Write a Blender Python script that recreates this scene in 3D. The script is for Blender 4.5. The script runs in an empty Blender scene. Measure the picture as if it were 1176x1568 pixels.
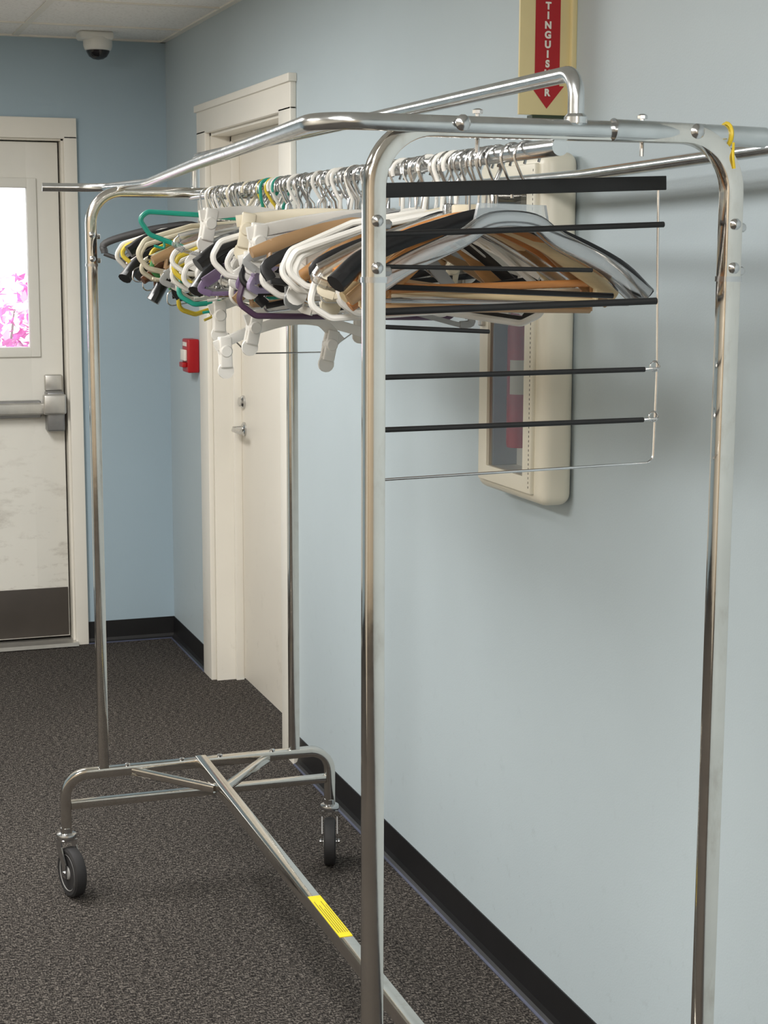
import bpy, bmesh, math, random
from mathutils import Vector, Matrix
random.seed(7)
scene=bpy.context.scene
try:
    scene.view_settings.view_transform='Standard'
    scene.view_settings.look='None'
except Exception: pass
V=Vector
# ---------------------------------------------------------------- materials
def lin(c): return tuple((x/12.92 if x<=.04045 else ((x+.055)/1.055)**2.4) for x in [v/255 for v in c])
def M(name,col,rough=.5,metal=0,var=.08,scale=6,bump=0,bscale=150,trans=0,alpha=1,emis=0,spec=.5,rvar=0,stretch=(1,1,1),coat=0):
    m=bpy.data.materials.new(name); m.use_nodes=True
    nt=m.node_tree; N=nt.nodes; L=nt.links; b=N['Principled BSDF']
    tc=N.new('ShaderNodeTexCoord'); mp=N.new('ShaderNodeMapping'); mp.inputs['Scale'].default_value=stretch
    L.new(tc.outputs['Object'],mp.inputs[0])
    n=N.new('ShaderNodeTexNoise'); n.inputs['Scale'].default_value=scale; n.inputs['Detail'].default_value=5
    L.new(mp.outputs[0],n.inputs['Vector'])
    r=N.new('ShaderNodeValToRGB'); c=lin(col)
    r.color_ramp.elements[0].position=.3; r.color_ramp.elements[1].position=.7
    r.color_ramp.elements[0].color=(*[x*(1-var) for x in c],1)
    r.color_ramp.elements[1].color=(*[min(1,x*(1+var)) for x in c],1)
    L.new(n.outputs['Fac'],r.inputs[0]); L.new(r.outputs[0],b.inputs['Base Color'])
    b.inputs['Roughness'].default_value=rough; b.inputs['Metallic'].default_value=metal
    b.inputs['Transmission Weight'].default_value=trans; b.inputs['Alpha'].default_value=alpha
    b.inputs['Specular IOR Level'].default_value=spec; b.inputs['Coat Weight'].default_value=coat
    if emis:
        L.new(r.outputs[0],b.inputs['Emission Color']); b.inputs['Emission Strength'].default_value=emis
    if rvar:
        mr=N.new('ShaderNodeMapRange'); mr.inputs['To Min'].default_value=max(0,rough-rvar); mr.inputs['To Max'].default_value=rough+rvar
        n3=N.new('ShaderNodeTexNoise'); n3.inputs['Scale'].default_value=scale*3; L.new(mp.outputs[0],n3.inputs['Vector'])
        L.new(n3.outputs['Fac'],mr.inputs['Value']); L.new(mr.outputs[0],b.inputs['Roughness'])
    if bump:
        n2=N.new('ShaderNodeTexNoise'); n2.inputs['Scale'].default_value=bscale; n2.inputs['Detail'].default_value=3
        L.new(mp.outputs[0],n2.inputs['Vector'])
        bp=N.new('ShaderNodeBump'); bp.inputs['Strength'].default_value=bump; bp.inputs['Distance'].default_value=.002
        L.new(n2.outputs['Fac'],bp.inputs['Height']); L.new(bp.outputs[0],b.inputs['Normal'])
    return m
def grime(m,col,lo,hi,scale=9,amount=.6,zfade=None,stretch=(1,1,1)):
    """layer blotchy scuffs over a material; zfade=(z0,z1) limits to below z1"""
    nt=m.node_tree;N=nt.nodes;L=nt.links;b=N['Principled BSDF']
    src=b.inputs['Base Color'].links[0].from_socket
    g=N.new('ShaderNodeNewGeometry'); mp=N.new('ShaderNodeMapping'); mp.inputs['Scale'].default_value=stretch; L.new(g.outputs['Position'],mp.inputs[0])
    n=N.new('ShaderNodeTexNoise'); n.inputs['Scale'].default_value=scale; n.inputs['Detail'].default_value=9; n.inputs['Roughness'].default_value=.7
    L.new(mp.outputs[0],n.inputs['Vector'])
    mr=N.new('ShaderNodeMapRange'); mr.inputs['From Min'].default_value=lo; mr.inputs['From Max'].default_value=hi; mr.inputs['To Max'].default_value=amount
    L.new(n.outputs['Fac'],mr.inputs['Value']); fac=mr.outputs[0]
    if zfade:
        s=N.new('ShaderNodeSeparateXYZ'); L.new(g.outputs['Position'],s.inputs[0])
        m2=N.new('ShaderNodeMapRange'); m2.inputs['From Min'].default_value=zfade[0]; m2.inputs['From Max'].default_value=zfade[1]
        m2.inputs['To Min'].default_value=1; m2.inputs['To Max'].default_value=0
        L.new(s.outputs['Z'],m2.inputs['Value'])
        mu=N.new('ShaderNodeMath'); mu.operation='MULTIPLY'; L.new(fac,mu.inputs[0]); L.new(m2.outputs[0],mu.inputs[1]); fac=mu.outputs[0]
    mx=N.new('ShaderNodeMix'); mx.data_type='RGBA'; L.new(fac,mx.inputs['Factor']); L.new(src,mx.inputs['A']); mx.inputs['B'].default_value=(*lin(col),1)
    L.new(mx.outputs['Result'],b.inputs['Base Color'])
    return m

wallM=M('wall_paint_blue',(183,196,202),.5,var=.02,scale=2,bump=.12,bscale=260)
grime(wallM,(146,156,160),.58,.8,scale=22,amount=.5,zfade=(.1,.9))
grime(wallM,(120,124,124),.62,.72,scale=60,amount=.5,zfade=(.05,.5))
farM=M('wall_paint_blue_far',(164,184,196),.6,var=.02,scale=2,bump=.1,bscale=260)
beigeM=M('wall_paint_beige',(214,204,188),.7,var=.03,scale=2)
tanM=M('wall_paint_tan',(194,178,156),.7,var=.05,scale=2)
trimM=M('trim_paint',(236,232,222),.42,var=.02,scale=4)
grime(trimM,(150,135,115),.6,.85,scale=14,amount=.6,zfade=(0,.6))
doorM=M('door_paint',(242,236,224),.45,var=.02,scale=3)
grime(doorM,(160,150,135),.58,.8,scale=10,amount=.5,zfade=(0,.9))
doorFM=M('door_paint_worn',(228,226,218),.45,var=.03,scale=3)
grime(doorFM,(120,105,88),.52,.75,scale=7,amount=.75,zfade=(.1,1.1),stretch=(1,1,2.5))
blackbase=M('rubber_cove_base',(20,20,22),.45,var=.15,scale=12)
basetoe=M('rubber_toe_edge',(72,76,96),.5,var=.2,scale=20)
kickM=M('kick_plate_dark',(70,64,59),.55,metal=.1,var=.12,scale=6)
alu=M('aluminium',(205,203,198),.35,metal=.8,var=.08,scale=20,rvar=.1)
alud=M('aluminium_dark',(150,150,150),.42,metal=.7,var=.1,scale=20)
chrome=M('chrome_tube',(222,218,211),.11,metal=1,var=.05,scale=14,rvar=.05,bump=.04,bscale=30)
grime(chrome,(150,130,108),.54,.78,scale=26,amount=.38,stretch=(1,1,.4))
galv=M('galvanised_tube',(212,214,214),.22,metal=1,var=.08,scale=25,rvar=.1)
steel=M('bright_steel',(205,205,205),.2,metal=1,var=.06,scale=30)
rubber=M('tyre_rubber',(38,37,38),.7,var=.15,scale=30)
hubM=M('wheel_hub_grey',(140,140,138),.5,var=.1,scale=30)
creamM=M('cabinet_plastic',(232,227,210),.4,var=.02,scale=5)
signM=M('sign_cream',(228,212,160),.45,var=.03,scale=10)
redM=M('sign_red',(178,24,34),.4,var=.04,scale=10)
whiteM=M('white_lettering',(238,235,225),.5,var=.02)
greenM=M('sign_edge_green',(50,62,42),.5,var=.1)
pullred=M('alarm_red',(176,22,30),.35,var=.05,scale=30)
extred=M('extinguisher_red',(190,44,46),.35,var=.05,scale=30)
inblack=M('cabinet_interior',(165,168,174),.5,var=.15,scale=5)
darkM=M('dark_gap',(30,27,25),.6,var=.3,scale=20)
yellowM=M('yellow_label',(240,214,20),.45,var=.05,scale=40)
zipM=M('yellow_tie',(220,190,50),.4)
camW=M('camera_housing',(225,225,220),.4,var=.02); camD=M('camera_dome',(30,30,34),.08,var=.05)
def glassmat(name,tint=(1,1,1),transp=.85,rough=.02):
    m=bpy.data.materials.new(name); m.use_nodes=True; nt=m.node_tree;N=nt.nodes;L=nt.links
    N.remove(N['Principled BSDF'])
    t=N.new('ShaderNodeBsdfTransparent'); t.inputs[0].default_value=(*tint,1)
    g=N.new('ShaderNodeBsdfGlossy'); g.inputs['Roughness'].default_value=rough
    n=N.new('ShaderNodeTexNoise'); n.inputs['Scale'].default_value=6
    fr=N.new('ShaderNodeFresnel'); fr.inputs['IOR'].default_value=1.5
    mr=N.new('ShaderNodeMath'); mr.operation='MULTIPLY_ADD'; mr.inputs[1].default_value=.06; mr.inputs[2].default_value=1-transp-.03
    L.new(n.outputs['Fac'],mr.inputs[0])
    ad=N.new('ShaderNodeMath'); ad.operation='ADD'; ad.use_clamp=True; L.new(mr.outputs[0],ad.inputs[0]); L.new(fr.outputs[0],ad.inputs[1])
    mx=N.new('ShaderNodeMixShader'); L.new(ad.outputs[0],mx.inputs[0]); L.new(t.outputs[0],mx.inputs[1]); L.new(g.outputs[0],mx.inputs[2])
    L.new(mx.outputs[0],N['Material Output'].inputs['Surface'])
    return m
glassM=glassmat('window_glass'); glassC=glassmat('cabinet_glass',(.86,.88,.90),.90)
clearP=glassmat('clear_plastic',(.90,.91,.92),.62,.14)

# ---- carpet
def carpet():
    m=bpy.data.materials.new('carpet_loop_pile'); m.use_nodes=True; nt=m.node_tree;N=nt.nodes;L=nt.links;b=N['Principled BSDF']
    g=N.new('ShaderNodeNewGeometry')
    def noise(sc,scale,det=2):
        mp=N.new('ShaderNodeMapping'); mp.inputs['Scale'].default_value=sc; L.new(g.outputs['Position'],mp.inputs[0])
        n=N.new('ShaderNodeTexNoise'); n.inputs['Scale'].default_value=scale; n.inputs['Detail'].default_value=det; L.new(mp.outputs[0],n.inputs['Vector']); return n
    a=noise((1,5,1),66,2); c=noise((2.6,1.2,1),105,2); w=noise((1,1,1),1.3,4)
    ad=N.new('ShaderNodeMath'); ad.operation='ADD'; L.new(a.outputs['Fac'],ad.inputs[0]); L.new(c.outputs['Fac'],ad.inputs[1])
    r=N.new('ShaderNodeValToRGB'); e=r.color_ramp.elements
    e[0].position=.40; e[0].color=(*lin((33,31,30)),1); e[1].position=.62; e[1].color=(*lin((132,125,118)),1)
    k=e.new(.5); k.color=(*lin((63,59,56)),1)
    hf=N.new('ShaderNodeMath'); hf.operation='MULTIPLY'; hf.inputs[1].default_value=.5; L.new(ad.outputs[0],hf.inputs[0]); L.new(hf.outputs[0],r.inputs[0])
    mr=N.new('ShaderNodeMapRange'); mr.inputs['To Min'].default_value=.62; mr.inputs['To Max'].default_value=1.0; L.new(w.outputs['Fac'],mr.inputs['Value'])
    mx=N.new('ShaderNodeVectorMath'); mx.operation='SCALE'; L.new(r.outputs[0],mx.inputs[0]); L.new(mr.outputs[0],mx.inputs['Scale'])
    L.new(mx.outputs[0],b.inputs['Base Color']); b.inputs['Roughness'].default_value=.95; b.inputs['Specular IOR Level'].default_value=.1
    bp=N.new('ShaderNodeBump'); bp.inputs['Strength'].default_value=.6; bp.inputs['Distance'].default_value=.003; L.new(hf.outputs[0],bp.inputs['Height']); L.new(bp.outputs[0],b.inputs['Normal'])
    return m
carpetM=carpet()
# ---- ceiling tile
def tilemat():
    m=M('ceiling_tile',(246,244,240),.8,var=.02,scale=3); nt=m.node_tree;N=nt.nodes;L=nt.links;b=N['Principled BSDF']
    g=N.new('ShaderNodeNewGeometry'); n=N.new('ShaderNodeTexNoise'); n.inputs['Scale'].default_value=90; n.inputs['Detail'].default_value=4; L.new(g.outputs['Position'],n.inputs['Vector'])
    mr=N.new('ShaderNodeMapRange'); mr.inputs['From Min'].default_value=.55; mr.inputs['From Max'].default_value=.68; mr.inputs['To Max'].default_value=.35; L.new(n.outputs['Fac'],mr.inputs['Value'])
    mx=N.new('ShaderNodeMix'); mx.data_type='RGBA'; src=b.inputs['Base Color'].links[0].from_socket
    L.new(mr.outputs[0],mx.inputs['Factor']); L.new(src,mx.inputs['A']); mx.inputs['B'].default_value=(*lin((170,166,158)),1); L.new(mx.outputs['Result'],b.inputs['Base Color'])
    return m
tileM=tilemat()

# ---------------------------------------------------------------- mesh builder
def fillet(pts,r,seg=6,closed=False):
    pts=[V(p) for p in pts]; n=len(pts); out=[]; rl=r if isinstance(r,(list,tuple)) else [r]*n
    for i,p in enumerate(pts):
        if not closed and i in (0,n-1): out.append(p); continue
        a=pts[(i-1)%n]; b=pts[(i+1)%n]; u=(a-p); w=(b-p); lu,lw=u.length,w.length; u.normalize(); w.normalize()
        ang=u.angle(w)
        if ang>math.radians(179): out.append(p); continue
        t=min(rl[i]/math.tan(ang/2),lu*.48,lw*.48); rr=t*math.tan(ang/2)
        cen=p+(u+w).normalized()*(rr/math.sin(ang/2)); s=p+u*t-cen; e=p+w*t-cen; tot=s.angle(e); ax=s.cross(e).normalized()
        for k in range(seg+1): out.append(cen+Matrix.Rotation(tot*k/seg,3,ax)@s)
    return out
def catmull(pts,sub=6):
    pts=[V(p) for p in pts]; P=[2*pts[0]-pts[1]]+pts+[2*pts[-1]-pts[-2]]; o=[]
    for i in range(1,len(P)-2):
        for k in range(sub):
            t=k/sub; a,b,c,d=P[i-1:i+3]
            o.append(.5*((2*b)+(c-a)*t+(2*a-5*b+4*c-d)*t*t+(3*b-a-3*c+d)*t**3))
    o.append(pts[-1]); return o
def circ(r,n=12,r2=None):
    r2=r if r2 is None else r2
    return [(r*math.cos(2*math.pi*k/n),r2*math.sin(2*math.pi*k/n)) for k in range(n)]
def sq(h,bev=.003,h2=None):
    h2=h if h2 is None else h2; o=[]
    for sx,sy,a0 in ((1,1,0),(-1,1,90),(-1,-1,180),(1,-1,270)):
        for a in (0,45,90):
            t=math.radians(a0+a); o.append((sx*(h-bev)+bev*math.cos(t),sy*(h2-bev)+bev*math.sin(t)))
    return o
class MB:
    def __init__(s): s.v=[];s.f=[];s.m=[];s.sm=[];s.mats=[]
    def mi(s,m):
        if m not in s.mats: s.mats.append(m)
        return s.mats.index(m)
    def add(s,vs,fs,m,smooth=True):
        o=len(s.v); s.v+= [V(x) for x in vs]; k=s.mi(m)
        for f in fs: s.f.append([o+i for i in f]); s.m.append(k); s.sm.append(smooth)
    def sweep(s,pts,prof,m,n=None,closed=False,scale=None,smooth=True):
        pts=[V(p) for p in pts]; q=[pts[0]]
        for p in pts[1:]:
            if (p-q[-1]).length>1e-6:q.append(p)
        pts=q; N=len(pts); vs=[];fs=[];k=len(prof); pn=None
        for i,p in enumerate(pts):
            if closed: t=(pts[(i+1)%N]-pts[i-1]).normalized()
            else: t=(pts[min(i+1,N-1)]-pts[max(i-1,0)]).normalized()
            if n is not None: a=V(n); a=(a-t*a.dot(t)).normalized()
            else:
                if pn is None: a=t.orthogonal().normalized()
                else: a=(pn-t*pn.dot(t)).normalized()
                pn=a
            b=t.cross(a); sa,sb=(1,1) if scale is None else scale(i/(N-1))
            for x,y in prof: vs.append(p+a*x*sa+b*y*sb)
        R=N if closed else N-1
        for i in range(R):
            j=(i+1)%N
            for c in range(k): fs.append([i*k+c,i*k+(c+1)%k,j*k+(c+1)%k,j*k+c])
        if not closed: fs.append(list(range(k))[::-1]); fs.append([(N-1)*k+c for c in range(k)])
        s.add(vs,fs,m,smooth)
    def cyl(s,p0,p1,r,m,n=16,r1=None):
        p0,p1=V(p0),V(p1); r1=r if r1 is None else r1
        s.sweep([p0,p1],circ(1,n),m,scale=lambda t:(r+(r1-r)*t,)*2)
    def rev(s,prof,o,ax,m,n=28):
        """prof list (radius, distance along axis)"""
        o=V(o);ax=V(ax).normalized();a=ax.orthogonal().normalized();b=ax.cross(a);vs=[];fs=[];K=len(prof)
        for r,d in prof:
            for k in range(n):
                t=2*math.pi*k/n; vs.append(o+ax*d+(a*math.cos(t)+b*math.sin(t))*r)
        for i in range(K-1):
            for k in range(n): fs.append([i*n+k,i*n+(k+1)%n,(i+1)*n+(k+1)%n,(i+1)*n+k])
        fs.append(list(range(n))[::-1]); fs.append([(K-1)*n+k for k in range(n)])
        s.add(vs,fs,m)
    def box(s,lo,hi,m,bev=0,seg=3):
        lo,hi=V(lo),V(hi); bm=bmesh.new(); bmesh.ops.create_cube(bm,size=1)
        for v in bm.verts: v.co=V([(lo[i]+hi[i])/2+v.co[i]*(hi[i]-lo[i]) for i in range(3)])
        if bev: bmesh.ops.bevel(bm,geom=bm.edges[:],offset=bev,segments=seg,profile=.5,affect='EDGES')
        bm.verts.index_update(); s.add([v.co.copy() for v in bm.verts],[[v.index for v in f.verts] for f in bm.faces],m,bool(bev)); bm.free()
    def build(s,name,parent=None,loc=(0,0,0),rot=None):
        me=bpy.data.meshes.new(name); me.from_pydata([tuple(v) for v in s.v],[],s.f)
        for m in s.mats: me.materials.append(m)
        me.polygons.foreach_set('material_index',s.m); me.polygons.foreach_set('use_smooth',s.sm)
        bm=bmesh.new(); bm.from_mesh(me); bmesh.ops.recalc_face_normals(bm,faces=bm.faces)
        for e in bm.edges:
            if len(e.link_faces)==2 and e.calc_face_angle(0)>math.radians(38): e.smooth=False
        bm.to_mesh(me); bm.free()
        o=bpy.data.objects.new(name,me); scene.collection.objects.link(o); o.location=loc
        if rot: o.rotation_euler=rot
        if parent: o.parent=parent
        return o
def cut_box(o,lo,hi):
    """boolean a rectangular opening out of object o (local coordinates), applied immediately"""
    c=MB(); c.box(lo,hi,o.data.materials[0]); par,loc=o.parent,o.location.copy(); o.parent=None; o.location=(0,0,0)
    co=c.build('cutter'); md=o.modifiers.new('cut','BOOLEAN'); md.operation='DIFFERENCE'; md.solver='EXACT'; md.object=co
    bpy.context.view_layer.update()
    me=bpy.data.meshes.new_from_object(o.evaluated_get(bpy.context.evaluated_depsgraph_get()))
    o.modifiers.clear(); o.data=me; bpy.data.objects.remove(co)
    bm=bmesh.new(); bm.from_mesh(me)
    for e in bm.edges:
        if len(e.link_faces)==2: e.smooth=e.calc_face_angle(0)<math.radians(38)
    bm.to_mesh(me); bm.free()
    o.parent=par; o.location=loc
def root(name,loc=(0,0,0)):
    e=bpy.data.objects.new(name,None); e.empty_display_size=.1; scene.collection.objects.link(e); e.location=loc; return e

# ---------------------------------------------------------------- room
YF=6.61; HC=2.424; XL=-3.6; YB=-3.0
b=MB(); b.box((XL,YB,-.1),(.12,YF+.02,0),carpetM); b.build('floor')
b=MB(); b.box((XL,YB,HC),(.12,YF+.14,HC+.1),tileM)
b.build('ceiling')
b=MB(); gx=-.587
while gx>XL: b.box((gx-.012,YB,HC-.004),(gx+.012,YF,HC+.001),trimM); gx-=.61
gy=6.23
while gy>YB: b.box((XL,gy-.012,HC-.005),(0,gy+.012,HC+.001),trimM); gy-=.61
b.box((-.022,YB,HC-.006),(0,YF,HC+.001),trimM); b.box((XL,YF-.022,HC-.006),(0,YF,HC+.001),trimM)
b.build('ceiling_grid')
DY0,DY1,DZ=4.878,5.87,2.03
b=MB(); b.box((0,YB,0),(.12,DY0,HC),wallM); b.box((0,DY1,0),(.12,YF,HC),wallM); b.box((0,DY0,DZ),(.12,DY1,HC),wallM); b.build('wall_right')
FX0,FX1,FZ=-1.322,-.408,2.043
b=MB(); b.box((FX1,YF,0),(.12,YF+.14,HC),farM); b.box((XL,YF,0),(FX0,YF+.14,HC),farM); b.box((FX0,YF,FZ),(FX1,YF+.14,HC),farM); b.build('wall_far')
b=MB(); b.box((XL-.1,YB,0),(XL,YF+.14,HC),beigeM); b.build('wall_left')
b=MB(); b.box((XL-.1,YB-.1,0),(.12,YB,HC),tanM); b.build('wall_back')
# cove baseboards
def cove(name,p0,p1,inward):
    p0,p1,inw=V(p0),V(p1),V(inward); b=MB()
    prof=[(0,0),(.0,.09),(.003,.09),(.004,.02),(.008,.008),(.016,.003),(.016,0)]
    vs=[];
    for p in (p0,p1):
        for d,z in prof: vs.append(p+inw*d+V((0,0,z)))
    k=len(prof); fs=[[i,(i+1)%k,k+(i+1)%k,k+i] for i in range(k)]
    b.add(vs,fs+[list(range(k)),[k+i for i in range(k)]],blackbase,False)
    b.add([p0+inw*.016+V((0,0,0)),p1+inw*.016,p1+inw*.021,p0+inw*.021,p0+inw*.016+V((0,0,.0045)),p1+inw*.016+V((0,0,.0045)),p1+inw*.021+V((0,0,.002)),p0+inw*.021+V((0,0,.002))],
          [[0,1,2,3],[4,5,6,7],[3,2,6,7],[0,1,5,4],[0,3,7,4],[1,2,6,5]],basetoe,False)
    return b.build(name)
cove('baseboard_right',(0,YB,0),(0,4.758,0),(-1,0,0))
cove('baseboard_right.001',(0,5.99,0),(0,YF,0),(-1,0,0))
cove('baseboard_far',(-.362,YF,0),(0,YF,0),(0,-1,0))
cove('baseboard_far.001',(XL,YF,0),(-1.37,YF,0),(0,-1,0))
cove('baseboard_left',(XL,YB,0),(XL,YF,0),(1,0,0))
cove('baseboard_back',(XL,YB,0),(0,YB,0),(0,1,0))

# ---- side door (right wall)
b=MB()
for y0,y1 in ((4.758,4.888),(5.86,5.99)):
    b.box((-.02,y0,0),(.0,y1,2.03),trimM,.003)
b.box((-.02,4.758,2.02),(0,5.99,2.12),trimM,.003)
b.box((-.028,4.75,2.10),(0,5.998,2.125),trimM,.003)
b.box((0,DY0,0),(.16,DY0+.02,DZ),trimM); b.box((0,DY1-.02,0),(.16,DY1,DZ),trimM); b.box((0,DY0,DZ-.02),(.16,DY1,DZ),trimM)
b.box((.07,DY1-.04,0),(.1,DY1-.02,DZ-.02),trimM,.002); b.box((.07,DY0+.02,0),(.1,DY0+.04,DZ-.02),trimM,.002); b.box((.07,DY0+.02,DZ-.04),(.1,DY1-.02,DZ-.02),trimM,.002)
b.build('trim_1')
r=root('door_1',(.12,5.37,0))
b=MB(); b.box((-.02,-.466,.008),(.022,.472,DZ-.026),doorM,.002); b.build('door_panel',r)
b=MB()
yh=5.79-5.37
b.rev([(.026,0),(.026,.006),(.02,.01),(.012,.012),(.011,.045)],(-.02,yh,.957),(-1,0,0),steel)
b.sweep(fillet([(-.062,yh,.957),(-.068,yh-.02,.957),(-.066,yh-.11,.957)],.01),circ(.009,10,.007),steel)
b.rev([(.024,0),(.024,.008),(.017,.014),(.017,.02)],(-.02,yh+.008,1.056),(-1,0,0),steel)
b.build('lever_handle_and_deadbolt',r)

# ---- far exit door
b=MB()
b.box((FX1-.006,YF-.022,0),(-.362,YF,2.045),trimM,.003); b.box((-1.37,YF-.022,0),(FX0+.006,YF,2.045),trimM,.003)
b.box((-1.37,YF-.022,2.035),(-.362,YF,2.115),trimM,.003)
b.box((FX1-.014,YF,0),(FX1,YF+.14,FZ),trimM); b.box((FX0,YF,0),(FX0+.014,YF+.14,FZ),trimM); b.box((FX0,YF,FZ-.014),(FX1,YF+.14,FZ),trimM)
b.box((FX1-.045,YF+.088,0),(FX1-.014,YF+.12,FZ-.014),darkM); b.box((FX0+.014,YF+.088,0),(FX0+.045,YF+.12,FZ-.014),darkM); b.box((FX0,YF+.088,FZ-.05),(FX1,YF+.12,FZ-.014),darkM)  # dark stop strips added behind the door to block daylight leaking through its gaps
b.build('trim_2')
r=root('door_2',(-.868,YF+.04,0))
gx0,gx1,gz0,gz1=-.309,.312,1.219,1.846
b=MB(); W=.438
b.box((-W,0,.03),(gx0,.045,2.024),doorFM,.001); b.box((gx1,0,.03),(W,.045,2.024),doorFM,.001)
b.box((gx0-.001,0,.03),(gx1+.001,.045,gz0),doorFM); b.box((gx0-.001,0,gz1),(gx1+.001,.045,2.024),doorFM)
b.build('door_panel',r)
b=MB(); fw=.038
for lo,hi in (((gx0-fw,-.012,gz0-fw),(gx0,.0,gz1+fw)),((gx1,-.012,gz0-fw),(gx1+fw,0,gz1+fw)),((gx0-.001,-.012,gz0-fw),(gx1+.001,0,gz0)),((gx0-.001,-.012,gz1),(gx1+.001,0,gz1+fw))):
    b.box(lo,hi,doorFM,.003)
b.build('lite_frame',r)
b=MB(); b.box((gx0,.02,gz0),(gx1,.026,gz1),glassM); b.build('lite_glass',r)
b=MB(); b.box((-W+.005,-.006,.035),(W-.004,0,.235),kickM,.001); b.build('kick_plate',r)
b=MB()
b.box((.36,-.075,.885),(.43,-.0,1.045),alud,.008)
b.box((.345,-.09,.955),(.435,-.05,1.035),alu,.008)
b.box((-.42,-.07,.955),(.36,-.04,1.0),alu,.006); b.box((-.42,-.045,.94),(.34,0,1.008),alud,.004)
b.box((-.43,-.075,.885),(-.36,0,1.045),alud,.008)
b.box((.36,-.03,1.045),(.43,0,1.11),alu,.006)
b.build('panic_push_bar',r)
b=MB(); b.sweep([(FX0,0,0),(FX1,0,0)],[(-.01,-.0),(-.0,-.075),(.012,-.06),(.016,.0),(.012,.06),(0,.075)],alu,n=(0,0,1),smooth=False)
b.box((FX0+.014,.066,0),(FX1-.014,.09,.05),darkM)  # dark block added below the door to shut out the slit of daylight
b.build('threshold',None,(0,YF+.02,.004))
# outdoors: pavement + flowering shrub seen through the lite
pave=M('pavement',(215,214,210),.8,var=.05)
b=MB(); b.box((-8,YF+.15,-.12),(6,YF+12,-.02),pave); b.build('ground_outside')
b=MB(); pink=M('pink_blossom',(240,120,200),.6,var=.25,scale=20); pale=M('pale_blossom',(250,225,240),.6,var=.1,scale=20); bark=M('bark',(150,140,130),.8)
for i in range(9):
    a=random.uniform(0,6.28); q=V((.35*math.cos(a),.25*math.sin(a),1.35))
    b.sweep(catmull([(0,0,0),(q.x*.3,q.y*.3,.5),tuple(q)]),circ(.006,6),bark)
for i in range(1700):
    z=random.gauss(1.0,.24); rr=.36*math.sqrt(random.random())
    a=random.uniform(0,6.28); c=V((rr*math.cos(a),rr*math.sin(a)*.7,max(.25,min(z,1.5))))
    q=Matrix.Rotation(random.uniform(0,6.28),3,V((random.random(),random.random(),random.random()+.1)).normalized()); s_=.032
    pts=[(-s_,0,0),(-.4*s_,-.6*s_,.2*s_),(s_,0,0),(-.4*s_,.6*s_,.2*s_)]
    b.add([c+q@V(p) for p in pts],[[0,1,2,3]],pink if random.random()<.6 else pale,False)
b.build('flowering_shrub',None,(-.68,7.6,-.02))

# ---- fire alarm pull station
r=root('fire_alarm_pull_station',(0,6.125,1.21))
b=MB(); b.box((-.045,-.05,-.065),(0,.05,.062),pullred,.006); b.build('housing',r)
b=MB(); b.box((-.056,-.036,-.02),(-.045,.036,.022),whiteM,.003); b.box((-.062,-.03,-.045),(-.045,.03,-.026),pullred,.003); b.box((-.047,-.03,.035),(-.0445,.03,.05),whiteM); b.build('pull_bar',r)

# ---- security camera
r=root('security_camera',(-.30,6.42,HC))
b=MB(); b.box((-.075,-.05,-.03),(.055,.05,0),camW,.01); b.rev([(.052,0),(.055,-.01),(.055,-.03),(.05,-.045),(.044,-.048)],(0,0,-.02),(0,0,1),camW); b.build('housing',r)
b=MB(); b.rev([(.046,0),(.043,-.015),(.034,-.03),(.02,-.039),(.004,-.042)],(0,0,-.06),(0,0,1),camD); b.build('dome',r)

# ---- fire extinguisher cabinet
r=root('fire_extinguisher_cabinet',(0,2.994,1.45))
h=.343; w2=.167; d=.072
oy0,oy1,oz0,oz1=-.098,.089,-.29,.29
b=MB(); b.box((-d,-w2,-h),(0,w2,h),creamM,.024,5)
o=b.build('cabinet_body',r); cut_box(o,(-d-.05,oy0,oz0),(-.012,oy1,oz1))
b=MB(); b.box((-.0115,oy0+.001,oz0+.001),(-.0105,oy1-.001,oz1-.001),inblack)
b.box((-d+.006,oy1-.003,oz0+.001),(-.012,oy1-.001,oz1-.001),inblack)
b.build('lining',r)
b=MB(); b.box((-d-.009,oy0-.036,oz0-.032),(-d+.003,oy1+.044,oz1+.032),creamM,.003)
o=b.build('door_frame',r); cut_box(o,(-d-.05,oy0+.001,oz0+.001),(-d+.05,oy1-.001,oz1-.001))
b=MB()
for k in range(68): b.box((-d-.0095,oy0-.0290,oz0-.02+k*.0092),(-d-.0088,oy0-.0274,oz0-.0155+k*.0092),darkM)
b.build('door_edge_perforation',r)
# single pane, facing the room
me=bpy.data.meshes.new('glass'); gxp=-d-.003
me.from_pydata([(gxp,oy0,oz0),(gxp,oy0,oz1),(gxp,oy1,oz1),(gxp,oy1,oz0)],[],[(0,1,2,3)]); me.materials.append(glassC)
me.update()
if me.polygons[0].normal.x>0: me.flip_normals()
o=bpy.data.objects.new('glass',me); scene.collection.objects.link(o); o.parent=r
b=MB(); b.box((-d-.018,oy1+.012,.0),(-d-.006,oy1+.034,.05),alu,.004); b.build('latch',r)
b=MB(); # extinguisher
ey=.022; eo=(-.038,ey,0)
b.rev([(.02,-.245),(.0235,-.245),(.025,-.235),(.025,.0),(.021,.025),(.012,.04),(.012,.07)],eo,(0,0,1),extred)
b.box((-.044,ey-.02,.07),(-.032,ey+.05,.08),darkM,.003); b.box((-.044,ey-.02,.09),(-.032,ey+.04,.097),darkM,.003)
b.sweep([V((eo[0]+.0253*math.cos(t),eo[1]+.0253*math.sin(t),-.10)) for t in [math.radians(200+10*k) for k in range(10)]],[(.035,0),(-.035,0),(-.035,.0006),(.035,.0006)],creamM,n=(0,0,1))
b.build('extinguisher',r)
b=MB(); b.box((-.050,.0845,.02),(-.018,.0858,.12),whiteM); b.build('instruction_card',r)

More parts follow.
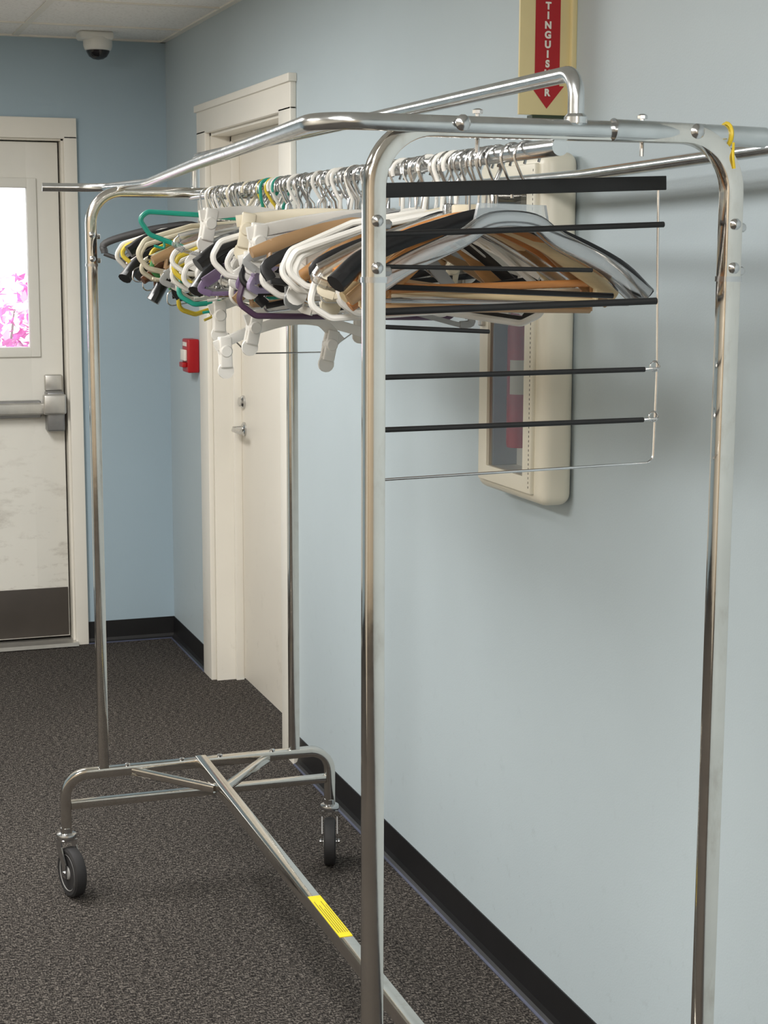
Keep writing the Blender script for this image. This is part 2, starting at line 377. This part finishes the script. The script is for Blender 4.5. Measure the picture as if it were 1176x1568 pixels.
# ---- extinguisher sign
r=root('fire_extinguisher_sign',(-.0575,2.867,1.862))
b=MB(); b.box((-.0575,-.003,0),(.0575,.003,.46),signM,.001)
b.box((.047,-.012,0),(.0575,.012,.46),signM,.001); b.box((-.03,-.0045,-.006),(.0575,.02,0),greenM)
b.build('sign_panel',r)
b=MB()
y=-.0036
b.add([(-.026,y,.055),(.026,y,.055),(.026,y,.43),(-.026,y,.43)],[[0,1,2,3]],redM,False)
b.add([(-.036,y,.055),(.036,y,.055),(0,y,.012)],[[0,1,2]],redM,False)
b.build('red_arrow',r)
def text(body,size,loc,rot,mat,name,parent,line=.85,off=.0006):
    cu=bpy.data.curves.new(name,'FONT'); cu.body=body; cu.size=size; cu.align_x='CENTER'; cu.align_y='TOP'; cu.space_line=line; cu.offset=off; cu.extrude=.0002
    o=bpy.data.objects.new(name,cu); scene.collection.objects.link(o); o.location=loc; o.rotation_euler=rot
    bpy.context.view_layer.update()
    me=bpy.data.meshes.new_from_object(o.evaluated_get(bpy.context.evaluated_depsgraph_get()))
    bpy.data.objects.remove(o); q=bpy.data.objects.new(name,me); scene.collection.objects.link(q); me.materials.clear(); me.materials.append(mat)
    q.location=loc; q.rotation_euler=rot; q.parent=parent; return q
text("\n".join("EXTINGUISHER"),.0180,(0,-.0045,.2465),(math.radians(90),0,0),whiteM,'lettering',r,line=.99,off=.0009)
text("\n".join("FIRE"),.0180,(0,-.0045,.345),(math.radians(90),0,0),whiteM,'lettering_upper',r,line=.99,off=.0009)

# ---------------------------------------------------------------- garment rack
xL,xR,yN,yFr=-.757,-.258,1.843,3.928
xm=(xL+xR)/2; HB=.305; T=.0125
rack=root('rolling_garment_rack',(xm,(yN+yFr)/2,0)); RO=V(rack.location)
def rb(b,name): 
    for v in b.v: v-=RO
    return b.build(name,rack)
S=sq(T,.003)
ZT=1.757
for nm,yy in (('near',yN),('far',yFr)):
    HT=1.7555 if nm=='near' else 1.742
    b=MB()
    b.sweep(fillet([(xL,yy,HB+T),(xL,yy,HT),(xR,yy,HT),(xR,yy,HB+T)],.075,12),S,chrome,n=(0,1,0),scale=None)
    for x in (xL,xR):
        b.sweep([(x,yy,1.565),(x,yy,1.572)],sq(T+.0012,.003),steel,n=(0,1,0))
        for z in (1.583,1.640):
            b.rev([(.0075,0),(.0075,.003),(.005,.006),(.002,.007)],(x,yy-T,z),(0,-1,0),steel,12)
            b.rev([(.006,0),(.006,.008),(.004,.01)],(x+T,yy,z-.004),(1,0,0),steel,8)
    rb(b,'upright_frame_'+nm)
    b=MB()
    oL,oR=xL-.097,xR+.097
    b.sweep(fillet([(oL,yy,.155),(oL,yy,HB),(oR,yy,HB),(oR,yy,.155)],.055,10),S,chrome,n=(0,1,0))
    b.sweep([(oL+T,yy,.228),(oR-T,yy,.228)],sq(.0105,.002),chrome,n=(0,1,0))
    sg=-1 if yy==yFr else 1
    for x in (xL+.07,xR-.07):
        b.sweep([(x,yy,HB-.004),(xm+(-.012 if x<xm else .012),yy+sg*.21,HB-.004)],sq(.009,.002),chrome,n=(0,0,1))
    for x in (xL-.0,xL+.06,xL+.2,xR-.2,xR-.06,xR):
        b.rev([(.007,0),(.007,.004),(.003,.006)],(x,yy-.004,HB+T),(0,0,1),steel,10)
    rb(b,'base_frame_'+nm)
    b=MB()
    for x,ang in ((oL,.25),(oR,-.3)):
        b.cyl((x,yy,.155),(x,yy,.17),.015,steel); b.cyl((x,yy,.14),(x,yy,.157),.011,steel)
        b.rev([(.014,.158),(.024,.154),(.026,.147),(.024,.141),(.014,.138)],(x,yy,0),(0,0,1),steel)
        dr=V((math.sin(ang),-math.cos(ang),0)); sd=V((math.cos(ang),math.sin(ang),0)); c=V((x,yy,.063))+dr*.03
        for s_ in (-1,1):
            p0=V((x,yy,.14))+sd*.02*s_
            b.sweep([p0,p0+V((0,0,-.02))+dr*.003,c+sd*.02*s_+V((0,0,.02)),c+sd*.02*s_-V((0,0,.012))],[(-.0016,-.02),(.0016,-.02),(.0016,.014),(-.0016,.014)],steel,n=tuple(sd),smooth=False,scale=lambda t:(1,1-.45*t))
        b.sweep([V((x,yy,.14))-sd*.021,V((x,yy,.14))+sd*.021],[(-.0018,-.02),(.0018,-.02),(.0018,.02),(-.0018,.02)],steel,n=(0,0,1),smooth=False)
        b.cyl(c-sd*.026,c+sd*.026,.006,steel,10)
        b.rev([(.044,-.013),(.056,-.0155),(.0615,-.012),(.063,-.005),(.063,.005),(.0615,.012),(.056,.0155),(.044,.013)],c,sd,rubber,36)
        b.rev([(.012,-.017),(.016,-.016),(.02,-.009),(.038,-.008),(.046,-.0145),(.046,.0145),(.038,.008),(.02,.009),(.016,.016),(.012,.017)],c,sd,hubM,28)
    rb(b,'casters_'+nm)
b=MB(); b.sweep([(xm,yN,HB+.004),(xm,yFr,HB+.004)],sq(T+.002,.003),chrome,n=(0,0,1)); rb(b,'base_centre_bar')
b=MB(); b.box((xm-T-.0005,2.72,HB+T+.0062),(xm+T+.0005,2.93,HB+T+.0068),yellowM)
for k in range(5): b.box((xm-.009+.0045*k,2.74,HB+T+.0068),(xm-.0080+.0045*k,2.90-.02*(k%3),HB+T+.007),darkM)
rb(b,'warning_label')
ZR=1.735
b=MB(); b.sweep([(xm,yN,ZR),(xm,yFr,ZR)],circ(.0115,16),galv); rb(b,'hanging_rod')
# over-head tube frame
b=MB()
b.sweep(fillet([(-.845,4.106,ZT),(-.70,4.095,ZT),(-.662,3.70,ZT-.002),(-.745,2.851,ZT),(-.79,2.322,ZT),(-.838,1.815,ZT),(-.50,1.828,ZT),(-.10,1.875,ZT-.003),(-.10,2.61,1.738),(-.10,3.9,1.742),(-.10,4.08,1.75)],[0,.12,.7,3,3,.05,1,.05,1,1,0],10),circ(.0105,16),galv)
b.cyl((-.44,1.832,ZT),(-.20,1.862,ZT-.002),.0135,galv,20)
b.cyl((-.44,1.832,ZT),(-.438,1.832,ZT),.0145,steel,20)
for x,yv in ((-.655,1.818),(-.318,1.842)):
    b.rev([(.010,0),(.010,.003),(.006,.007),(.002,.008)],(x,yv-.009,ZT+.001),(0,-1,.1),steel,12)
for x in (-.61,-.378):
    b.cyl((x,1.87,ZT-.03),(x,1.87,ZT+.02),.003,steel,8); b.rev([(.007,0),(.007,.004),(.003,.006)],(x,1.87,ZT+.018),(0,0,1),steel,8)
b.box((-.47,1.86,ZT+.008),(-.33,1.885,ZT+.011),steel)
rb(b,'overhead_tube_frame')
b=MB()
b.sweep(fillet([(-.493,1.83,ZT-.005),(-.493,1.83,1.826),(-.50,yFr,1.826),(-.50,yFr,ZT-.012)],.03,8),circ(.0105,16),galv)
b.rev([(.015,0),(.015,.008),(.0115,.012)],(-.493,1.83,ZT+.006),(0,0,1),galv,14)
rb(b,'raised_top_rail')
b=MB(); tx=-.262
b.sweep([V((tx,1.855+.0160*math.cos(t),ZT-.001+.0155*math.sin(t))) for t in [k*math.pi/8 for k in range(16)]],circ(.0025,6),zipM,closed=True)
b.sweep(catmull([(tx,1.835,ZT-.012),(tx-.004,1.828,ZT-.030),(tx-.001,1.829,ZT-.045)]),circ(.0018,6),zipM)
rb(b,'yellow_cable_tie')

# ---------------------------------------------------------------- hangers
HM={}
def P(n,c,r=.35,**k): HM[n]=M('hanger_'+n,c,r,**k)
P('white',(236,234,228)); P('cream',(226,217,194)); P('black',(22,22,24)); P('teal',(30,150,130)); P('green',(70,140,80)); P('yellow',(214,190,60))
P('grey',(160,162,162)); P('purple',(120,100,135)); P('plum',(84,60,84)); P('blue',(165,185,198)); P('brown',(98,62,38)); P('lilac',(170,156,186))
P('wood',(190,140,86),.4,var=.2,scale=12,stretch=(1,8,8)); P('orangewood',(200,136,78),.35,var=.2,scale=12,stretch=(1,8,8)); P('palewood',(226,204,162),.4,var=.12,scale=12,stretch=(1,8,8))
P('tan',(176,142,104))
HM['wire']=steel; HM['clear']=clearP
HM['whitewire']=M('hanger_white_wire',(215,215,212),.35)
Y0=(0,1,0)
def hook(b,m,r,neck=-.08,flip=1,h=0):
    c=V((0,0,-.006+h)); R_=.0185; pts=[]
    for k in range(13):
        a=math.radians(-25+ (225)*k/12); pts.append(c+V((flip*R_*math.cos(a),0,R_*math.sin(a))))
    pts+= [V((-flip*.008,0,-.032)),V((0,0,-.044)),V((0,0,neck))]
    b.sweep(pts,circ(r,8),m,n=Y0)
def hanger(style,col,y,yaw=0,roll=0,w=.2,drop=0,flip=1,tilt=0,name=None,parent=None,x=None,z=None):
    x=xm if x is None else x; z=ZR if z is None else z
    b=MB(); m=HM[col]
    if style=='tube':
        hook(b,m if random.random()<.6 else steel,.0034,-.08,flip)
        rr=.0052
        b.sweep(fillet([(0,0,-.074),(w*.55,0,-.108),(w,0,-.15-drop*.6),(w+.012,0,-.178-drop),(w-.02,0,-.2-drop),(-w+.02,0,-.2-drop),(-w-.012,0,-.178-drop),(-w,0,-.15-drop*.6),(-w*.55,0,-.108)],.018,5,True),circ(rr,8),m,n=Y0,closed=True)
        if random.random()<.5:
            for s in (-1,1): b.sweep(catmull([(s*(w-.05),0,-.2-drop),(s*(w-.055),0,-.215-drop),(s*(w-.035),0,-.218-drop)],3),circ(.003,6),m,n=Y0)
    elif style=='flat':   # moulded plastic shirt hanger
        hook(b,steel,.002,-.07,flip)
        b.sweep(catmull([(-w,0,-.172-drop),(-w*.7,0,-.138-drop*.6),(-w*.3,0,-.103),(0,0,-.085),(w*.3,0,-.103),(w*.7,0,-.138-drop*.6),(w,0,-.172-drop)],5),sq(.0045,.0015,.010),m,n=Y0)
        b.box((-.022,-.004,-.098),(.022,.004,-.064),m,.0035)
        b.sweep([(-w+.012,0,-.192-drop),(w-.012,0,-.192-drop)],sq(.003,.001,.004),m,n=Y0)
        for s in (-1,1): b.sweep(catmull([(s*w,0,-.170-drop),(s*(w+.006),0,-.184-drop),(s*(w-.012),0,-.192-drop)],4),sq(.004,.001,.006),m,n=Y0)
    elif style=='wood':
        hook(b,steel,.002,-.08,flip)
        b.sweep(catmull([(-w,0,-.178-drop),(-w*.75,0,-.148-drop*.7),(-w*.4,0,-.11),(0,0,-.088),(w*.4,0,-.11),(w*.75,0,-.148-drop*.7),(w,0,-.178-drop)],5),circ(.0075,10,.0135),m,n=Y0,scale=lambda t:(1.0,1.0-.35*abs(2*t-1)**3))
        b.cyl((-w+.03,0,-.188-drop),(w-.03,0,-.188-drop),.0055,m,10)
        for s in (-1,1): b.cyl((s*(w-.03),0,-.150-drop*.7),(s*(w-.03),0,-.190-drop),.0045,m,8)
    elif style=='suit':
        hook(b,steel,.002,-.07,flip)
        b.sweep(catmull([(-w,-.012,-.185-drop),(-w*.8,-.004,-.145-drop*.7),(-w*.4,0,-.106),(0,0,-.082),(w*.4,0,-.106),(w*.8,-.004,-.145-drop*.7),(w,-.012,-.185-drop)],6),circ(.006,10,.011),m,n=Y0,scale=lambda t:(1+2.6*abs(2*t-1)**3,1.0+.3*abs(2*t-1)))
        b.sweep([(-w*.8,0,-.186-drop),(w*.8,0,-.186-drop)],circ(.004,8),m,n=Y0)
    elif style=='velvet':  # slim flocked hanger
        hook(b,steel,.002,-.07,flip)
        b.sweep(catmull([(-w*.97,0,-.19-drop),(-w,0,-.168-drop),(-w*.72,0,-.135-drop*.6),(-w*.35,0,-.106),(0,0,-.08),(w*.35,0,-.106),(w*.72,0,-.135-drop*.6),(w,0,-.168-drop),(w*.97,0,-.19-drop)],5),sq(.003,.001,.0085),m,n=Y0)
        b.sweep([(-w*.97,0,-.192-drop),(w*.97,0,-.192-drop)],sq(.003,.001,.005),m,n=Y0)
    elif style=='wire':
        hook(b,m,.0015,-.08,flip)
        b.sweep(catmull([(0,0,-.05),(.002,.002,-.06),(-.002,-.002,-.07),(0,0,-.08)],3),circ(.003,6),m)
        b.sweep(fillet([(0,0,-.078),(w,0,-.168-drop),(w+.006,0,-.195-drop),(-w-.006,0,-.195-drop),(-w,0,-.168-drop)],.012,5,True),circ(.0016,6),m,n=Y0,closed=True)
    elif style=='clip':
        hook(b,steel,.002,-.06,flip)
        b.sweep(catmull([(-w,0,-.13-drop),(-w*.5,0,-.10-drop),(0,0,-.075),(w*.5,0,-.10-drop),(w,0,-.13-drop)],5),sq(.004,.0015,.010),m,n=Y0)
        for s in (-1,1):
            X=s*(w-.02)
            b.box((X-.012,-.011,-.172-drop),(X+.012,-.004,-.112-drop),m,.003); b.box((X-.012,.004,-.172-drop),(X+.012,.011,-.112-drop),m,.003)
            b.rev([(.010,-.014),(.013,-.01),(.013,.01),(.010,.014)],(X,0,-.14-drop),(0,1,0),m,12)
            b.rev([(.016,-.003),(.016,.003)],(X,0,-.178-drop),(0,1,0),m,14)
    rot=(tilt,roll,yaw)
    o=b.build(name or ('hanger_'+style),parent,(x-parent.location.x,y-parent.location.y,z-parent.location.z) if parent else (x,y,z),rot)
    return o
HG=root('clothes_hangers',(xm,2.9,ZR))
R=random.Random(41)
W_=('tube','white'); BV=('velvet','black')
def zone(y):
    if y>3.35: return [('suit','black'),('wood','brown'),W_,('wood','tan'),('tube','green'),('flat','grey'),BV,BV,('wire','wire'),('tube','cream'),('tube','yellow'),('suit','black')]
    if y>2.95: return [('tube','yellow'),W_,('flat','blue'),('suit','black'),W_,('flat','grey'),('wire','wire'),BV,('flat','white'),BV,('tube','teal'),('wood','tan'),('flat','clear')]
    if y>2.5: return [('wire','wire'),('flat','white'),W_,BV,('flat','lilac'),('wood','tan'),('wire','wire'),('tube','black'),('flat','clear'),BV,('flat','white'),('suit','black'),('wood','tan'),('clip','white'),('flat','purple')]
    if y>2.2: return [('flat','white'),('flat','grey'),W_,('suit','black'),('wood','tan'),BV,W_,('flat','clear'),('wood','palewood'),('wire','whitewire'),('wood','wood'),BV,('clip','white')]
    return [('wood','palewood'),('wood','wood'),('flat','clear'),('wire','wire'),BV,('wire','wire'),('flat','grey'),('wood','tan'),BV,('wood','orangewood')]
y=3.76; last=None
while y>2.05:
    c=R.choice(zone(y))
    if c==last: c=R.choice(zone(y))
    last=c
    yw=R.gauss(0,.34)
    if R.random()<.12: yw=R.choice((-1,1))*R.uniform(.55,.85)
    rl=R.gauss(-.01,.125)
    if y<2.3: yw*=.4; rl*=.4
    hanger(c[0],c[1],y,yaw=yw,roll=rl,w=R.uniform(.18,.228),drop=R.uniform(-.02,.028),flip=R.choice((-1,1)),tilt=R.gauss(0,.12 if y>2.3 else .03),parent=HG)
    y-=R.choice((.008,.012,.018,.026,.036))
# individually visible ones
hanger('tube','teal',3.22,yaw=-.30,roll=.36,w=.215,drop=-.02,parent=HG)
hanger('tube','green',3.5,yaw=.3,roll=.03,parent=HG)
hanger('tube','yellow',3.08,yaw=-.3,roll=.03,w=.215,parent=HG)
hanger('tube','yellow',3.26,yaw=.25,roll=.0,w=.205,parent=HG)
hanger('flat','purple',2.70,yaw=.2,roll=-.03,w=.215,parent=HG)
hanger('suit','black',3.72,yaw=.25,roll=-.04,w=.24,parent=HG)
hanger('suit','black',3.45,yaw=-.2,roll=.22,w=.21,parent=HG)
hanger('suit','black',2.82,yaw=-.15,roll=.12,w=.22,parent=HG)
hanger('clip','white',2.98,yaw=.2,roll=.20,w=.2,drop=-.02,parent=HG)
hanger('clip','cream',2.62,yaw=-.2,roll=.18,w=.2,drop=-.01,parent=HG)
hanger('clip','grey',2.44,yaw=.1,roll=.0,w=.205,drop=.03,parent=HG)
hanger('clip','white',2.35,yaw=-.1,roll=.05,w=.205,drop=.03,parent=HG)
hanger('clip','cream',2.26,yaw=.1,roll=-.02,w=.205,drop=.03,parent=HG)
hanger('tube','plum',2.66,yaw=.05,roll=.02,drop=.045,parent=HG)
hanger('tube','white',2.24,yaw=-.15,roll=.08,w=.215,parent=HG)
hanger('tube','white',2.31,yaw=.15,roll=.05,w=.21,parent=HG)
hanger('flat','cream',2.16,yaw=-.15,roll=-.02,w=.21,parent=HG)
hanger('suit','black',2.04,yaw=-.06,roll=.04,w=.228,drop=.0,parent=HG)
hanger('wood','palewood',2.075,yaw=-.08,roll=.06,w=.205,drop=.005,parent=HG)
hanger('wood','orangewood',2.10,yaw=.06,roll=.07,w=.21,parent=HG)
# clear moulded hanger at the near end
b=MB(); w=.205
hook(b,steel,.0022,-.06)
b.sweep(catmull([(-w,0,-.185),(-w*.72,0,-.15),(-w*.35,0,-.115),(-.03,0,-.09),(.03,0,-.09),(w*.35,0,-.115),(w*.72,0,-.15),(w,0,-.19)],6),sq(.009,.003,.0105),clearP,n=Y0,scale=lambda t:(1+1.2*abs(2*t-1)**2,1+.3*abs(2*t-1)))
b.add([(-.058,-.004,-.105),(.058,-.004,-.105),(.05,-.004,-.068),(-.05,-.004,-.068),(-.058,.004,-.105),(.058,.004,-.105),(.05,.004,-.068),(-.05,.004,-.068)],[[0,1,2,3],[7,6,5,4],[0,4,5,1],[1,5,6,2],[2,6,7,3],[3,7,4,0]],clearP,False)
b.sweep([(-w+.02,0,-.2),(w-.02,0,-.2)],circ(.003,8),clearP,n=Y0)
b.build('hanger_clear',HG,(0,1.99-2.9,0),(0,.02,.02))
# multi-tier trouser hanger
TH=root('tiered_trouser_hanger',(xm,1.945,ZR)); TO=V(TH.location); b=MB()
blk=M('foam_bar_black',(20,20,21),.5,var=.1,scale=30)
yy=1.945; xr=-.311; xl=-.728
wr=.0019
b.sweep(fillet([(xr,yy,1.70),(xr+.002,yy,1.60),(xr+.006,yy,1.45),(xr+.004,yy,1.312),(xl,yy,1.304),(xl,yy,1.45),(xl,yy,1.69)],.012,5),circ(wr,8),steel)
def rod(zl,zr,x0=xl,x1=xr-.015,r=.0036,stub=True):
    b.cyl((x0,yy-.003,zl),(x1,yy-.003,zr),r,blk,10)
    if stub:
        b.cyl((x1,yy-.003,zr),(xr+.006,yy-.003,zr+.001),wr,steel,8)
        b.sweep([V((xr+.001+.007*math.cos(t),yy-.003,zr+.004+.007*math.sin(t))) for t in [k*math.pi/5 for k in range(10)]],circ(.0014,6),steel,closed=True)
b.sweep([(xl,yy,1.680),(xr+.010,yy,1.697)],sq(.004,.001,.0095),blk,n=Y0)
rod(1.624,1.641,x1=xr+.008,r=.004,stub=False); rod(1.584,1.579,x1=-.41,r=.003,stub=False); rod(1.525,1.537,x1=xr,r=.0048,stub=False)
rod(1.507,1.498,x1=-.56,r=.003,stub=False); rod(1.440,1.443); rod(1.371,1.373)
for v in b.v: v-=TO
hook(b,steel,.002,-.045)
b.build('bars_and_wire',TH)
# small clip hangers dangling below the others
CH=root('clip_hanger',(xm+.005,3.05,1.545)); hanger('clip','white',3.05,yaw=.02,roll=-.03,w=.17,drop=-.01,x=xm+.005,z=1.545,name='arms_and_clips',parent=CH)
bb=MB(); bb.sweep(fillet([(-.14,0,-.10),(-.10,0,-.14),(.06,0,-.14),(.12,0,-.10)],.03),circ(.0015,6),steel); bb.build('wire_bar',CH)
CH2=root('clip_hanger',(xm+.01,3.10,1.615)); hanger('clip','white',3.10,yaw=-.03,roll=.02,w=.165,x=xm+.01,z=1.615,name='arms_and_clips',parent=CH2)
CH3=root('clip_hanger',(xm-.008,2.95,1.560)); hanger('clip','white',2.95,yaw=.1,roll=.22,w=.10,drop=-.02,x=xm-.008,z=1.560,name='arms_and_clips',parent=CH3)

# ---------------------------------------------------------------- lights
def troffer(i,x,y,e,col=(1,.985,.96)):
    r=root('ceiling_light_fixture',(x,y,HC))
    b=MB(); b.box((-.305,-.61,-.012),(.305,.61,-.001),camW,.002); b.build('frame',r)
    lens=M('light_lens_%d'%i,(255,252,245),.5,emis=3,var=.01)
    b=MB(); b.box((-.28,-.585,-.016),(.28,.585,-.011),lens); b.build('lens',r)
    L=bpy.data.lights.new('troffer_light','AREA'); L.shape='RECTANGLE'; L.size=.56; L.size_y=1.17; L.energy=e; L.color=col
    o=bpy.data.objects.new('troffer_light',L); scene.collection.objects.link(o); o.parent=r; o.location=(0,0,-.022)
troffer(1,-1.502,4.40,52); troffer(2,-1.502,.74,53); troffer(3,-1.502,-1.7,62); troffer(4,-2.72,2.57,50)
w=bpy.data.worlds.new('World'); scene.world=w; w.use_nodes=True; bg=w.node_tree.nodes['Background']; bg.inputs[0].default_value=(.93,.97,1,1); bg.inputs[1].default_value=3.5

# ---------------------------------------------------------------- camera
cd=bpy.data.cameras.new('camera'); cam=bpy.data.objects.new('camera',cd); scene.collection.objects.link(cam); scene.camera=cam
cd.sensor_fit='VERTICAL'; cd.sensor_height=36; cd.sensor_width=27; cd.lens=2544.53/1568*36; cd.clip_start=.02
yaw,pit,rol=-.3375,-.1556,.0034
F=V((-math.sin(yaw)*math.cos(pit),math.cos(yaw)*math.cos(pit),math.sin(pit))); Rr=V((math.cos(yaw),math.sin(yaw),0)); U=Rr.cross(F)
R2=math.cos(rol)*Rr+math.sin(rol)*U; U2=-math.sin(rol)*Rr+math.cos(rol)*U
mt=Matrix((R2,U2,-F)).transposed().to_4x4(); mt.translation=V((-1.4289,-.1130,1.6033)); cam.matrix_world=mt
